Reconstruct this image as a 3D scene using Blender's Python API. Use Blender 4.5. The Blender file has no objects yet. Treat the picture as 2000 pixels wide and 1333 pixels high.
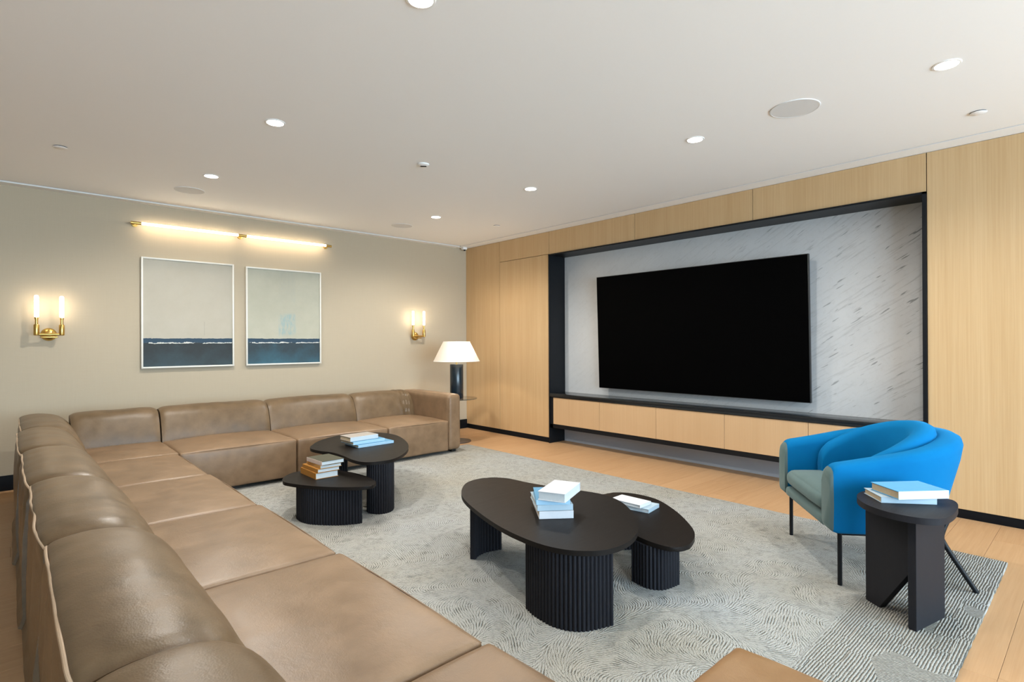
import bpy, bmesh, math, random
import numpy as np
from mathutils import Vector, Matrix, noise

random.seed(7)
S = bpy.context.scene
COL = S.collection
H = 2.75            # ceiling height
XW = 5.165          # face of the veneered wall
YB = 6.68           # face of the papered wall
PI = math.pi

# ------------------------------------------------------------------ camera
F_PX, YAW, ROLL, PITCH, EYE = 1070.0, math.radians(42.48), math.radians(0.227), math.atan(2.1 / 1070.0), 1.312
fw = Vector((math.sin(YAW), math.cos(YAW), 0)); rt = Vector((math.cos(YAW), -math.sin(YAW), 0)); up = Vector((0, 0, 1))
fw2 = fw * math.cos(PITCH) + up * math.sin(PITCH); up2 = up * math.cos(PITCH) - fw * math.sin(PITCH)
cu = up2 * math.cos(ROLL) + rt * math.sin(ROLL); cr = rt * math.cos(ROLL) - up2 * math.sin(ROLL)
cam = bpy.data.cameras.new('camera'); cam_o = bpy.data.objects.new('camera', cam); COL.objects.link(cam_o)
cam.sensor_width = 36.0; cam.lens = F_PX / 2000 * 36.0; cam.clip_start = 0.02
M3 = Matrix((cr, cu, -fw2)).transposed()
cam_o.matrix_world = Matrix.Translation((0, 0, EYE)) @ M3.to_4x4()
S.camera = cam_o

# ------------------------------------------------------------------ world, lights, exposure
S.view_settings.view_transform = 'Standard'; S.view_settings.look = 'None'
S.view_settings.gamma = 1.0; S.view_settings.use_curve_mapping = False
S.view_settings.exposure = 0.27
W = bpy.data.worlds.new('overcast_sky'); S.world = W; W.use_nodes = True
bg = W.node_tree.nodes['Background']; bg.inputs['Color'].default_value = (0.62, 0.83, 1.0, 1); bg.inputs['Strength'].default_value = 16.0

WIN = [(-1.6, 0.0), (0.3, 1.75), (2.0, 3.45), (3.7, 5.1)]     # unseen openings behind camera, placed to shape daylight; leftmost added for the left ceiling
WZ0, WZ1, YR, XL = 0.12, 2.62, -4.2, -3.6
for k, (a, b) in enumerate(WIN):
    l = bpy.data.lights.new('window_portal', 'AREA'); l.shape = 'RECTANGLE'; l.size = b - a; l.size_y = WZ1 - WZ0
    l.cycles.is_portal = True
    o = bpy.data.objects.new('window_portal', l); COL.objects.link(o)
    o.location = ((a + b) / 2, YR - 0.12, (WZ0 + WZ1) / 2); o.rotation_euler = (PI / 2, 0, 0)

SPOT_W = 92.0; SPOT_COL = (1.0, 0.955, 0.875)
BAR_E = 19.0; SCONCE_E = 12.0; LENS_E = 14.0; LAMP_W = 9.0

# ------------------------------------------------------------------ helpers
def link(o, parent=None):
    COL.objects.link(o)
    if parent is not None: o.parent = parent
    return o
def tag(o, label=None, cat=None, group=None, kind=None):
    if label: o['label'] = label
    if cat: o['category'] = cat
    if group: o['group'] = group
    if kind: o['kind'] = kind
    return o
def empty(name, loc=(0, 0, 0), rz=0, label=None, cat=None, group=None, kind=None):
    o = bpy.data.objects.new(name, None); o.empty_display_size = 0.1; COL.objects.link(o)
    o.location = loc; o.rotation_euler = (0, 0, rz)
    return tag(o, label, cat, group, kind)
def mk(name, bm, mat, parent=None, angle=35, smooth=True):
    me = bpy.data.meshes.new(name); bmesh.ops.recalc_face_normals(bm, faces=bm.faces); bm.to_mesh(me); bm.free()
    if smooth:
        me.shade_smooth(); me.set_sharp_from_angle(angle=math.radians(angle))
    me.materials.append(mat)
    return link(bpy.data.objects.new(name, me), parent)
def inst(o, name, parent, loc=None):
    c = o.copy(); c.name = name; COL.objects.link(c); c.parent = parent
    if loc is not None: c.location = loc
    return c
def bx(bm, x0, x1, y0, y1, z0, z1, bev=0.0, seg=2):
    vs = [bm.verts.new(p) for p in ((x0, y0, z0), (x1, y0, z0), (x1, y1, z0), (x0, y1, z0), (x0, y0, z1), (x1, y0, z1), (x1, y1, z1), (x0, y1, z1))]
    fs = [bm.faces.new([vs[i] for i in f]) for f in ((0, 3, 2, 1), (4, 5, 6, 7), (0, 1, 5, 4), (1, 2, 6, 5), (2, 3, 7, 6), (3, 0, 4, 7))]
    if bev > 0:
        es = list({e for f in fs for e in f.edges})
        bmesh.ops.bevel(bm, geom=es, offset=bev, segments=seg, profile=0.5, affect='EDGES', clamp_overlap=True)
    return bm
def box(name, d, mat, parent=None, bev=0.0, seg=2):
    bm = bmesh.new(); bx(bm, *d, bev=bev, seg=seg); return mk(name, bm, mat, parent)
def prism(bm, pts, z0, z1, bev=0.0, seg=2):
    n = len(pts)
    lo = [bm.verts.new((p[0], p[1], z0)) for p in pts]; hi = [bm.verts.new((p[0], p[1], z1)) for p in pts]
    fb = bm.faces.new(lo[::-1]); ft = bm.faces.new(hi)
    for i in range(n): bm.faces.new((lo[i], lo[(i + 1) % n], hi[(i + 1) % n], hi[i]))
    if bev > 0:
        es = list(fb.edges) + list(ft.edges)
        bmesh.ops.bevel(bm, geom=es, offset=bev, segments=seg, profile=0.5, affect='EDGES')
    return bm
def lathe(bm, prof, cx=0, cy=0, n=32, close=False):
    rings = []
    for r, z in prof:
        if r < 1e-6: rings.append([bm.verts.new((cx, cy, z))])
        else: rings.append([bm.verts.new((cx + r * math.cos(2 * PI * i / n), cy + r * math.sin(2 * PI * i / n), z)) for i in range(n)])
    for a, b in zip(rings, rings[1:]):
        for i in range(n):
            j = (i + 1) % n
            if len(a) == 1 and len(b) == 1: break
            if len(a) == 1: bm.faces.new((a[0], b[j], b[i]))
            elif len(b) == 1: bm.faces.new((a[i], a[j], b[0]))
            else: bm.faces.new((a[i], a[j], b[j], b[i]))
    return bm
def tube(bm, path, r, n=10, cap=True, rs=None):
    P = [Vector(p) for p in path]; rings = []; N = len(P)
    ref = None
    for i, p in enumerate(P):
        t = (P[min(i + 1, N - 1)] - P[max(i - 1, 0)]).normalized()
        if ref is None:
            ref = Vector((0, 0, 1)) if abs(t.z) < 0.9 else Vector((1, 0, 0))
        u = (ref - t * ref.dot(t)).normalized(); ref = u; v = t.cross(u)
        rr = rs[i] if rs else r
        rings.append([bm.verts.new(p + (u * math.cos(2 * PI * k / n) + v * math.sin(2 * PI * k / n)) * rr) for k in range(n)])
    for a, b in zip(rings, rings[1:]):
        for k in range(n): bm.faces.new((a[k], a[(k + 1) % n], b[(k + 1) % n], b[k]))
    if cap: bm.faces.new(rings[0][::-1]); bm.faces.new(rings[-1])
    return bm
def loft(bm, secs, closed_sec=True, cap=True):
    R = [[bm.verts.new(p) for p in s] for s in secs]
    for a, b in zip(R, R[1:]):
        n = len(a)
        for k in range(n if closed_sec else n - 1): bm.faces.new((a[k], a[(k + 1) % n], b[(k + 1) % n], b[k]))
    if cap: bm.faces.new(R[0][::-1]); bm.faces.new(R[-1])
    return bm
def spline(pts, per=6, closed=True):
    out = []; n = len(pts); P = [np.array(p, float) for p in pts]
    for i in range(n if closed else n - 1):
        if closed: p0, p1, p2, p3 = P[i - 1], P[i], P[(i + 1) % n], P[(i + 2) % n]
        else: p0, p1, p2, p3 = P[max(i - 1, 0)], P[i], P[i + 1], P[min(i + 2, n - 1)]
        for k in range(per):
            t = k / per
            out.append(0.5 * (2 * p1 + (p2 - p0) * t + (2 * p0 - 5 * p1 + 4 * p2 - p3) * t * t + (3 * p1 - p0 - 3 * p2 + p3) * t ** 3))
    if not closed: out.append(P[-1])
    return out
def nz(x, y, z): return noise.noise(Vector((x, y, z)))

# ------------------------------------------------------------------ materials
def mat0(name, col=(0.5, 0.5, 0.5), rough=0.5, metal=0.0, spec=0.5, **kw):
    m = bpy.data.materials.new(name); m.use_nodes = True; nt = m.node_tree; b = nt.nodes['Principled BSDF']
    b.inputs['Base Color'].default_value = (*col, 1); b.inputs['Roughness'].default_value = rough
    b.inputs['Metallic'].default_value = metal; b.inputs['Specular IOR Level'].default_value = spec
    for k, v in kw.items(): b.inputs[k.replace('_', ' ')].default_value = v
    return m
class NT:
    def __init__(s, m): s.m = m; s.t = m.node_tree; s.b = s.t.nodes['Principled BSDF']
    def n(s, typ, props=None, **ins):
        nd = s.t.nodes.new(typ)
        for k, v in (props or {}).items(): setattr(nd, k, v)
        for k, v in ins.items():
            k2 = k.replace('_', ' ')
            sock = nd.inputs[int(k[1:])] if k[0] == 'i' and k[1:].isdigit() else nd.inputs[k2]
            if hasattr(v, 'is_output') or isinstance(v, bpy.types.NodeSocket): s.t.links.new(v, sock)
            else: sock.default_value = v
        return nd
    def obj(s): return s.n('ShaderNodeTexCoord').outputs['Object']
    def mapv(s, vec, scale=(1, 1, 1), rot=(0, 0, 0), loc=(0, 0, 0)): return s.n('ShaderNodeMapping', Vector=vec, Scale=scale, Rotation=rot, Location=loc).outputs[0]
    def noise(s, vec, scale=5, detail=2, rough=0.5, dist=0.0): return s.n('ShaderNodeTexNoise', Vector=vec, Scale=scale, Detail=detail, Roughness=rough, Distortion=dist).outputs['Fac']
    def ramp(s, fac, stops, interp='LINEAR'):
        r = s.n('ShaderNodeValToRGB', Fac=fac); e = r.color_ramp; e.interpolation = interp
        while len(e.elements) < len(stops): e.elements.new(0.5)
        for q, (p, c) in zip(e.elements, stops): q.position = p; q.color = (*c, 1) if len(c) == 3 else c
        return r.outputs['Color']
    def math(s, op, a, b=0.0, c=0.0, clamp=False):
        nd = s.t.nodes.new('ShaderNodeMath'); nd.operation = op; nd.use_clamp = clamp
        for i, v in enumerate((a, b, c)):
            if isinstance(v, bpy.types.NodeSocket): s.t.links.new(v, nd.inputs[i])
            else: nd.inputs[i].default_value = v
        return nd.outputs[0]
    def mix(s, fac, a, b, blend='MIX'):
        nd = s.t.nodes.new('ShaderNodeMix'); nd.data_type = 'RGBA'; nd.blend_type = blend
        for sock, v in ((nd.inputs[0], fac), (nd.inputs[6], a), (nd.inputs[7], b)):
            if isinstance(v, bpy.types.NodeSocket): s.t.links.new(v, sock)
            else: sock.default_value = (*v, 1) if isinstance(v, tuple) else v
        return nd.outputs[2]
    def sep(s, vec): return s.n('ShaderNodeSeparateXYZ', Vector=vec).outputs
    def set(s, name, v): s.t.links.new(v, s.b.inputs[name])
    def bump(s, height, strength=0.2, dist=0.002):
        s.set('Normal', s.n('ShaderNodeBump', Height=height, Strength=strength, Distance=dist).outputs[0])

def m_leather(name, c1, c2, rough=0.36):
    m = mat0(name, c1, rough, spec=0.35); q = NT(m); v = q.obj()
    big = q.noise(v, 2.2, 4, 0.6); mid = q.noise(v, 9, 5, 0.65)
    q.set('Base Color', q.mix(q.math('MULTIPLY_ADD', mid, 1.25, q.math('MULTIPLY_ADD', big, 1.3, -0.80), clamp=True), c1, c2))
    q.set('Roughness', q.math('MULTIPLY_ADD', mid, 0.22, rough - 0.1))
    pores = q.n('ShaderNodeTexVoronoi', Vector=v, Scale=240.0).outputs['Distance']
    wr = q.noise(v, 26, 6, 0.62, 0.6)
    q.bump(q.math('MULTIPLY_ADD', pores, 0.18, wr), 0.18, 0.006)
    return m
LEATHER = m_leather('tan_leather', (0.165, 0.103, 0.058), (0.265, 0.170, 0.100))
LEATHER_B = m_leather('darker_tan_leather', (0.090, 0.057, 0.029), (0.185, 0.121, 0.067), 0.37)  # backrests take a darker tan than the seats
LEATHER_P = m_leather('tan_leather_welt', (0.42, 0.30, 0.20), (0.50, 0.37, 0.26))
LEATHER_O = m_leather('cognac_leather', (0.245, 0.130, 0.055), (0.32, 0.185, 0.085))

def m_veneer(name, c1, c2, axis='z'):
    m = mat0(name, c1, 0.42, spec=0.35); q = NT(m); v = q.obj()
    rnd = q.n('ShaderNodeObjectInfo').outputs['Random']
    off = q.n('ShaderNodeCombineXYZ', X=0.0, Y=q.math('MULTIPLY', rnd, 7.0), Z=q.math('MULTIPLY', rnd, 3.0)).outputs[0]
    v2 = q.n('ShaderNodeVectorMath', {'operation': 'ADD'}, i0=v, i1=off).outputs[0]
    a = q.noise(q.mapv(v2, (1, 26, 0.35)), 3.2, 3, 0.6); b = q.noise(q.mapv(v2, (1, 5.0, 0.12)), 1.6, 2, 0.5); c = q.noise(q.mapv(v2, (1, 140, 1.3)), 3.0, 2, 0.6)
    f = q.math('MULTIPLY_ADD', c, 0.35, q.math('MULTIPLY_ADD', a, 0.75, q.math('MULTIPLY', b, 0.55)))
    q.set('Base Color', q.mix(q.math('MULTIPLY_ADD', f, 1.9, -1.1, clamp=True), c1, c2))
    q.bump(c, 0.06, 0.001)
    return m
VENEER = m_veneer('oak_veneer', (0.485, 0.313, 0.153), (0.585, 0.405, 0.222))
DRAWER_W = m_veneer('oak_drawer_veneer', (0.50, 0.325, 0.175), (0.555, 0.37, 0.21))

def m_plank():
    m = mat0('oak_plank', (0.4, 0.24, 0.12), 0.45, spec=0.4); q = NT(m); v = q.obj()
    rnd = q.n('ShaderNodeObjectInfo').outputs['Random']
    off = q.n('ShaderNodeCombineXYZ', X=q.math('MULTIPLY', rnd, 31.0), Y=q.math('MULTIPLY', rnd, 17.0), Z=0.0).outputs[0]
    v2 = q.n('ShaderNodeVectorMath', {'operation': 'ADD'}, i0=v, i1=off).outputs[0]
    a = q.noise(q.mapv(v2, (0.8, 14, 1)), 3, 4, 0.6, 0.5); b = q.noise(q.mapv(v2, (0.5, 60, 1)), 3, 3, 0.6)
    f = q.math('MULTIPLY_ADD', a, 0.7, q.math('MULTIPLY', b, 0.45))
    base = q.mix(q.math('MULTIPLY_ADD', f, 1.8, -0.55, clamp=True), (0.40, 0.225, 0.105), (0.53, 0.325, 0.175))
    q.set('Base Color', q.mix(q.math('MULTIPLY', rnd, 0.35), base, (0.56, 0.345, 0.185)))
    q.bump(f, 0.08, 0.001)
    return m
PLANK = m_plank()

def m_wall():
    m = mat0('beige_wallcovering', (0.56, 0.49, 0.385), 0.85, spec=0.2); q = NT(m); v = q.obj()
    a = q.noise(q.mapv(v, (60, 60, 1.2)), 4, 3, 0.6); b = q.noise(q.mapv(v, (1.2, 1.2, 60)), 4, 3, 0.6)
    f = q.math('ADD', q.math('MULTIPLY', a, 0.5), q.math('MULTIPLY', b, 0.5))
    q.set('Base Color', q.mix(f, (0.42, 0.355, 0.26), (0.475, 0.405, 0.305))); q.bump(f, 0.15, 0.001)
    return m
WALL = m_wall()
def m_plain_noise(name, c, rough, amp=0.03, scale=30, bump=0.05, spec=0.3):
    m = mat0(name, c, rough, spec=spec); q = NT(m); v = q.obj(); f = q.noise(v, scale, 3, 0.6)
    q.set('Base Color', q.mix(f, tuple(max(0, x - amp) for x in c), tuple(min(1, x + amp) for x in c))); q.bump(f, bump, 0.001)
    return m
CEIL = m_plain_noise('ceiling_paint', (0.90, 0.90, 0.90), 0.9, 0.008, 60, 0.03)
TRIMW = m_plain_noise('white_trim_paint', (0.84, 0.83, 0.81), 0.6, 0.008, 60, 0.02)
DARKGAP = m_plain_noise('dark_cavity', (0.02, 0.02, 0.02), 0.9, 0.005, 10)
BLACKM = m_plain_noise('black_metal', (0.006, 0.007, 0.009), 0.42, 0.002, 40, 0.02, 0.22)
BASEB = m_plain_noise('black_baseboard', (0.006, 0.007, 0.009), 0.55, 0.001, 40, 0.02, 0.12)
def m_tablewood(name, c1, c2, rough):
    m = mat0(name, c1, rough, spec=0.10); q = NT(m); v = q.obj()
    a = q.noise(q.mapv(v, (3, 40, 3)), 3, 4, 0.6)
    q.set('Base Color', q.mix(a, c1, c2)); q.set('Roughness', q.math('MULTIPLY_ADD', a, 0.12, rough - 0.06)); q.bump(a, 0.08, 0.001)
    return m
TABLETOP = m_tablewood('black_stained_top', (0.008, 0.0065, 0.0057), (0.015, 0.012, 0.0105), 0.45)
TABLELEG = m_tablewood('black_stained_leg', (0.012, 0.012, 0.015), (0.020, 0.020, 0.024), 0.45)
SIDEWOOD = m_tablewood('charcoal_stained_wood', (0.015, 0.015, 0.018), (0.023, 0.023, 0.027), 0.5)
def m_velvet(name, c1, c2, sheen):
    m = mat0(name, c1, 0.8, spec=0.08); q = NT(m); v = q.obj(); f = q.noise(v, 5, 4, 0.6); g = q.noise(v, 260, 2, 0.5)
    q.set('Base Color', q.mix(f, c1, c2)); q.bump(g, 0.12, 0.001)
    q.b.inputs['Sheen Weight'].default_value = 0.25; q.b.inputs['Sheen Roughness'].default_value = 0.4; q.b.inputs['Sheen Tint'].default_value = (*sheen, 1)
    return m
BLUE = m_velvet('blue_velvet', (0.0, 0.120, 0.315), (0.001, 0.155, 0.38), (0.08, 0.5, 0.95))
BLUE_LIT = m_velvet('blue_velvet_lit_grey', (0.090, 0.140, 0.142), (0.125, 0.178, 0.178), (0.6, 0.72, 0.72))  # greying of blue velvet under the light, put into the colour
def m_brass():
    m = mat0('brushed_brass', (0.62, 0.42, 0.13), 0.3, 1.0); q = NT(m); f = q.noise(q.mapv(q.obj(), (8, 8, 120)), 6, 2)
    q.set('Roughness', q.math('MULTIPLY_ADD', f, 0.15, 0.22)); return m
BRASS = m_brass()
def m_emit(name, col, e):
    m = mat0(name, (0.8, 0.8, 0.8), 0.4); b = m.node_tree.nodes['Principled BSDF']
    b.inputs['Emission Color'].default_value = (*col, 1); b.inputs['Emission Strength'].default_value = e; return m
LENS = m_emit('downlight_lens', (1.0, 0.95, 0.88), LENS_E)
BAR = m_emit('light_bar_diffuser', (1.0, 0.84, 0.62), BAR_E)
BULB = m_emit('candle_bulb_glass', (1.0, 0.84, 0.62), SCONCE_E)
def m_marble():
    m = mat0('grey_white_marble', (0.6, 0.61, 0.62), 0.28, spec=0.45); q = NT(m); v = q.obj()
    # veins climb to the right as seen from the room (toward -y)
    r = q.mapv(v, (1, 1, 1), (math.radians(33), 0, 0))
    cloud = q.noise(q.mapv(r, (1, 0.7, 1.6)), 1.6, 5, 0.6, 0.4)
    fine = q.noise(q.mapv(r, (1, 2.2, 34)), 1.5, 5, 0.62, 0.25)
    fleck = q.noise(q.mapv(r, (1, 5.0, 42), loc=(3, 1, 2)), 1.2, 2, 0.5, 0.1)
    speck = q.noise(v, 22, 4, 0.7)
    base = q.mix(cloud, (0.46, 0.475, 0.49), (0.60, 0.61, 0.62))
    side = q.math('MULTIPLY_ADD', q.sep(v)[1], -0.30, 1.15, clamp=True)          # veining is denser in the right half of the slab
    b1 = q.mix(q.math('MULTIPLY', q.math('MULTIPLY_ADD', fine, 6.0, -3.2, clamp=True), q.math('MULTIPLY_ADD', side, 0.42, 0.12)), base, (0.22, 0.225, 0.23))
    b2 = q.mix(q.math('MULTIPLY', q.math('MULTIPLY_ADD', fleck, 22.0, -14.6, clamp=True), q.math('MULTIPLY', side, 0.8)), b1, (0.07, 0.075, 0.08))
    q.set('Base Color', q.mix(q.math('MULTIPLY_ADD', speck, 1.2, -0.62, clamp=True), b2, (0.40, 0.40, 0.395)))
    return m
MARBLE = m_marble()
def m_rug():
    m = mat0('hand_tufted_rug', (0.5, 0.5, 0.48), 0.95, spec=0.1); q = NT(m); v = q.obj(); s = q.sep(v)
    flow = q.noise(v, 1.35, 1.5, 0.5, 0.5)
    ang = q.math('MULTIPLY', flow, 15.0)
    wob = q.noise(v, 2.0, 2, 0.5)
    edge = q.math('MULTIPLY_ADD', s[1], -30.0, q.math('MULTIPLY_ADD', wob, 1.5, 25.5), clamp=True)    # straight ribbed border along the short end
    rnd = q.n('ShaderNodeTexVoronoi', {'distance': 'CHEBYCHEV'}, Vector=q.mapv(v, (1.0, 2.2, 1)), Scale=4.2, Randomness=0.9).outputs['Color']
    turn = q.math('MULTIPLY', q.math('GREATER_THAN', q.sep(rnd)[0], 0.78), PI / 2)
    bang = q.math('ADD', turn, PI / 2)
    a = q.math('ADD', q.math('MULTIPLY', ang, q.math('SUBTRACT', 1.0, edge)), q.math('MULTIPLY', bang, edge))
    g = q.n('ShaderNodeTexGabor', {'gabor_type': '2D'}, Vector=v, Scale=23.0, Frequency=3.4, Anisotropy=1.0, Orientation=a).outputs['Value']
    g2 = q.n('ShaderNodeTexGabor', {'gabor_type': '2D'}, Vector=v, Scale=60.0, Frequency=2.2, Anisotropy=0.6, Orientation=a).outputs['Value']
    isx = q.math('GREATER_THAN', q.sep(rnd)[0], 0.80)
    cc = q.math('ADD', q.math('MULTIPLY', s[1], q.math('SUBTRACT', 1.0, isx)), q.math('MULTIPLY', s[0], isx))
    ph = q.math('ADD', q.math('MULTIPLY_ADD', cc, 2 * PI / 0.0115, q.math('MULTIPLY', q.noise(v, 7.0, 3, 0.6), 5.0)), q.math('MULTIPLY', q.sep(rnd)[1], 6.0))
    gb = q.math('MULTIPLY_ADD', q.math('SINE', ph), q.math('MULTIPLY_ADD', q.noise(q.mapv(v, (14, 60, 1)), 2.0, 2, 0.5), 0.5, 0.05), 0.5)
    inner = q.math('ADD', q.math('MULTIPLY', g, 0.62), q.math('MULTIPLY', g2, 0.46))
    rim = q.math('ADD', q.math('MULTIPLY', gb, 0.62), q.math('MULTIPLY_ADD', g2, 0.42, 0.0))
    f = q.math('ADD', q.math('MULTIPLY', inner, q.math('SUBTRACT', 1.0, edge)), q.math('MULTIPLY', rim, edge))
    tone = q.noise(v, 1.1, 3, 0.55); tone2 = q.noise(q.mapv(v, loc=(5, 2, 0)), 3.0, 3, 0.6)
    light = q.mix(q.math('MULTIPLY_ADD', tone, 2.4, -0.75, clamp=True), (0.425, 0.44, 0.435), (0.38, 0.36, 0.305))
    dark = q.mix(tone2, (0.070, 0.080, 0.085), (0.13, 0.115, 0.085))
    q.set('Base Color', q.mix(q.math('MULTIPLY_ADD', f, 4.6, -1.62, clamp=True), dark, light))
    q.bump(f, 0.8, 0.012)
    return m
RUG = m_rug()
def m_paint(name, hor, c_sky1, c_sky2, c_sea1, c_sea2, smudge):
    """abstract seascape: pale field above, dark band with a broken white line below; object z is height above the canvas centre"""
    m = mat0(name, c_sky1, 0.6, spec=0.25); q = NT(m); v = q.obj(); s = q.sep(v); x, zz = s[0], s[2]
    n1 = q.noise(q.mapv(v, (2, 1, 30)), 2, 4, 0.6); n2 = q.noise(v, 3.0, 5, 0.65); n3 = q.noise(q.mapv(v, (6, 1, 30)), 2.0, 4, 0.7); n4 = q.noise(q.mapv(v, (9, 1, 14)), 2.0, 5, 0.75)
    sky = q.mix(q.math('MULTIPLY_ADD', n2, 1.6, -0.4, clamp=True), c_sky1, c_sky2)
    if smudge:
        bx_ = q.math('SUBTRACT', 1.0, q.math('MULTIPLY', q.math('ABSOLUTE', q.math('SUBTRACT', x, 0.03)), 7.5), clamp=True)
        bz = q.math('SUBTRACT', 1.0, q.math('MULTIPLY', q.math('ABSOLUTE', q.math('SUBTRACT', zz, -0.09)), 7.0), clamp=True)
        bz2 = q.math('MULTIPLY_ADD', zz, 4.0, -0.6, clamp=True)
        k = q.math('MULTIPLY', q.math('MULTIPLY_ADD', bx_, 5.0, q.math('MULTIPLY_ADD', n2, 3.0, -2.6), clamp=True), q.math('MULTIPLY_ADD', q.noise(q.mapv(v, (9, 1, 3)), 3, 4, 0.7), 4.0, -1.45, clamp=True))
        sky = q.mix(q.math('MULTIPLY', k, q.math('MULTIPLY', q.math('MULTIPLY_ADD', bz, 4.0, q.math('MULTIPLY_ADD', n2, 2.0, -1.0), clamp=True), 0.85)), sky, (0.26, 0.37, 0.38))
        sky = q.mix(q.math('MULTIPLY', k, q.math('MULTIPLY', bz2, 0.45)), sky, (0.36, 0.36, 0.31))
    else:
        ln = q.math('MULTIPLY', q.math('LESS_THAN', q.math('ABSOLUTE', q.math('SUBTRACT', x, 0.14)), 0.003), q.math('LESS_THAN', q.math('ABSOLUTE', q.math('SUBTRACT', zz, -0.155)), 0.075))
        sky = q.mix(q.math('MULTIPLY', ln, 0.35), sky, (0.25, 0.24, 0.22))
    sea = q.mix(q.math('MULTIPLY_ADD', n2, 1.8, q.math('MULTIPLY_ADD', zz, -2.6, -1.75), clamp=True), c_sea1, c_sea2)
    jag = q.math('MULTIPLY_ADD', n3, 0.02, hor - 0.01)
    below = q.math('LESS_THAN', zz, jag)
    up_band = q.math('GREATER_THAN', zz, q.math('MULTIPLY_ADD', n4, 0.045, hor - 0.070))
    sea = q.mix(up_band, sea, (0.030, 0.060, 0.095))
    foam = q.math('MULTIPLY', q.math('LESS_THAN', q.math('ABSOLUTE', q.math('SUBTRACT', zz, q.math('MULTIPLY_ADD', n4, 0.045, hor - 0.072))), q.math('MULTIPLY_ADD', n4, 0.016, -0.0035)), q.math('GREATER_THAN', n2, 0.42))
    sea = q.mix(foam, sea, (0.62, 0.62, 0.58))
    q.set('Base Color', q.mix(below, sky, sea)); q.bump(n1, 0.1, 0.001)
    return m

# ------------------------------------------------------------------ the room shell
fl = box('floor', (XL, 5.6, YR, YB + 0.1, -0.10, -0.014), m_plain_noise('brown_underfloor', (0.16, 0.09, 0.045), 0.8, 0.02)); tag(fl, 'wide oak plank floor of the lounge', kind='structure')
PWID = 0.225; lens = (1.55, 1.95, 2.35); pm = {}
y = YR; row = 0
while y < YB - 0.01:
    w = min(PWID, YB - y); x = XL - random.random() * 1.5
    while x < 5.6:
        L = random.choice(lens); x0, x1 = max(x, XL), min(x + L, 5.6)
        vis = x1 > XL + 0.05
        if vis:
            key = (round(x1 - x0, 3), round(w, 3))
            if key not in pm:
                bm = bmesh.new(); bx(bm, 0, x1 - x0 - 0.0012, 0, w - 0.0012, -0.014, 0.0, bev=0.0008, seg=1)
                o = mk('plank', bm, PLANK, fl, 30); pm[key] = o; o.location = (x0, y, 0)
            else: inst(pm[key], 'plank', fl, (x0, y, 0))
        x += L
    y += PWID; row += 1

cl = box('ceiling', (XL, 5.7, YR, YB + 0.1, H + 0.08, H + 0.2), DARKGAP); tag(cl, 'flat white ceiling with dark shadow gaps near the walls', kind='structure')
box('ceiling_panel', (XL, 4.965, YR, 6.545, H, H + 0.08), CEIL, cl)
box('ceiling_edge_strip', (4.987, 5.6, YR, YB + 0.1, H, H + 0.08), CEIL, cl)
box('ceiling_edge_strip', (XL, 4.965, 6.572, YB + 0.1, H - 0.010, H + 0.08), TRIMW, cl)
box('gap_shade_strip', (4.965, 4.987, YR, YB, H + 0.006, H + 0.08), DARKGAP, cl); box('gap_shade_strip', (XL, 4.965, 6.545, 6.572, H + 0.006, H + 0.08), DARKGAP, cl)  # dark filler painted in for the shade inside the ceiling gaps

wb = box('wall_back', (XL, 5.6, YB, YB + 0.12, 0, H + 0.1), WALL); tag(wb, 'beige woven wallcovering behind the sofa', kind='structure')
bb = box('baseboard_back', (XL, XW, YB - 0.014, YB, 0, 0.135), BASEB, bev=0.002); tag(bb, 'black baseboard under the beige wall', kind='structure')
wl = box('wall_left', (XL - 0.12, XL, YR, YB, 0, H + 0.1), WALL); tag(wl, 'beige wall at the far left, outside the view', kind='structure')

# veneered wall with the recessed marble niche
wr = box('wall_right', (5.475, 5.6, YR, YB, 0, H), DARKGAP); tag(wr, 'oak veneered wall with a marble lined television niche', kind='structure')
G = 0.0028
def panel(y0, y1, z0, z1):
    bm = bmesh.new(); bx(bm, 0, 0.02, y0 + G, y1 - G, z0 + G, z1 - G, bev=0.001, seg=1)
    o = mk('veneer_panel', bm, VENEER, wr); o.location = (XW, 0, 0); return o
NY0, NY1, NZ = 0.944, 4.922, 2.450
panel(5.900, YB, 0.066, H); panel(NY1, 5.900, 0.066, 2.455); panel(NY1, 5.900, 2.455, H)
panel(3.597, NY1, NZ, H); panel(2.273, 3.597, NZ, H); panel(NY0, 2.273, NZ, H)
panel(-0.38, NY0, 0.066, H); panel(-1.7, -0.38, 0.066, H); panel(YR, -1.7, 0.066, H)
bm = bmesh.new()                                                 # black metal lining of the niche
bx(bm, 5.150, 5.475, NY1 - 0.014, NY1, 0, NZ); bx(bm, 5.150, 5.475, NY0, NY0 + 0.026, 0, NZ); bx(bm, 5.150, 5.475, NY0, NY1, NZ - 0.016, NZ)
mk('niche_frame', bm, BLACKM, wr)
box('marble_panel', (5.452, 5.475, NY0 + 0.02, NY1 - 0.01, 0.2, NZ - 0.01), MARBLE, wr)
for k, (a, b) in enumerate(((NY1, YB), (YR, NY0))):
    o = box('baseboard_right', (5.172, 5.19, a, b, 0, 0.067), BASEB, bev=0.001)
    tag(o, ('black recessed baseboard under the tall oak door panel', 'black recessed baseboard behind the blue armchair')[k], kind='structure')

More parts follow.
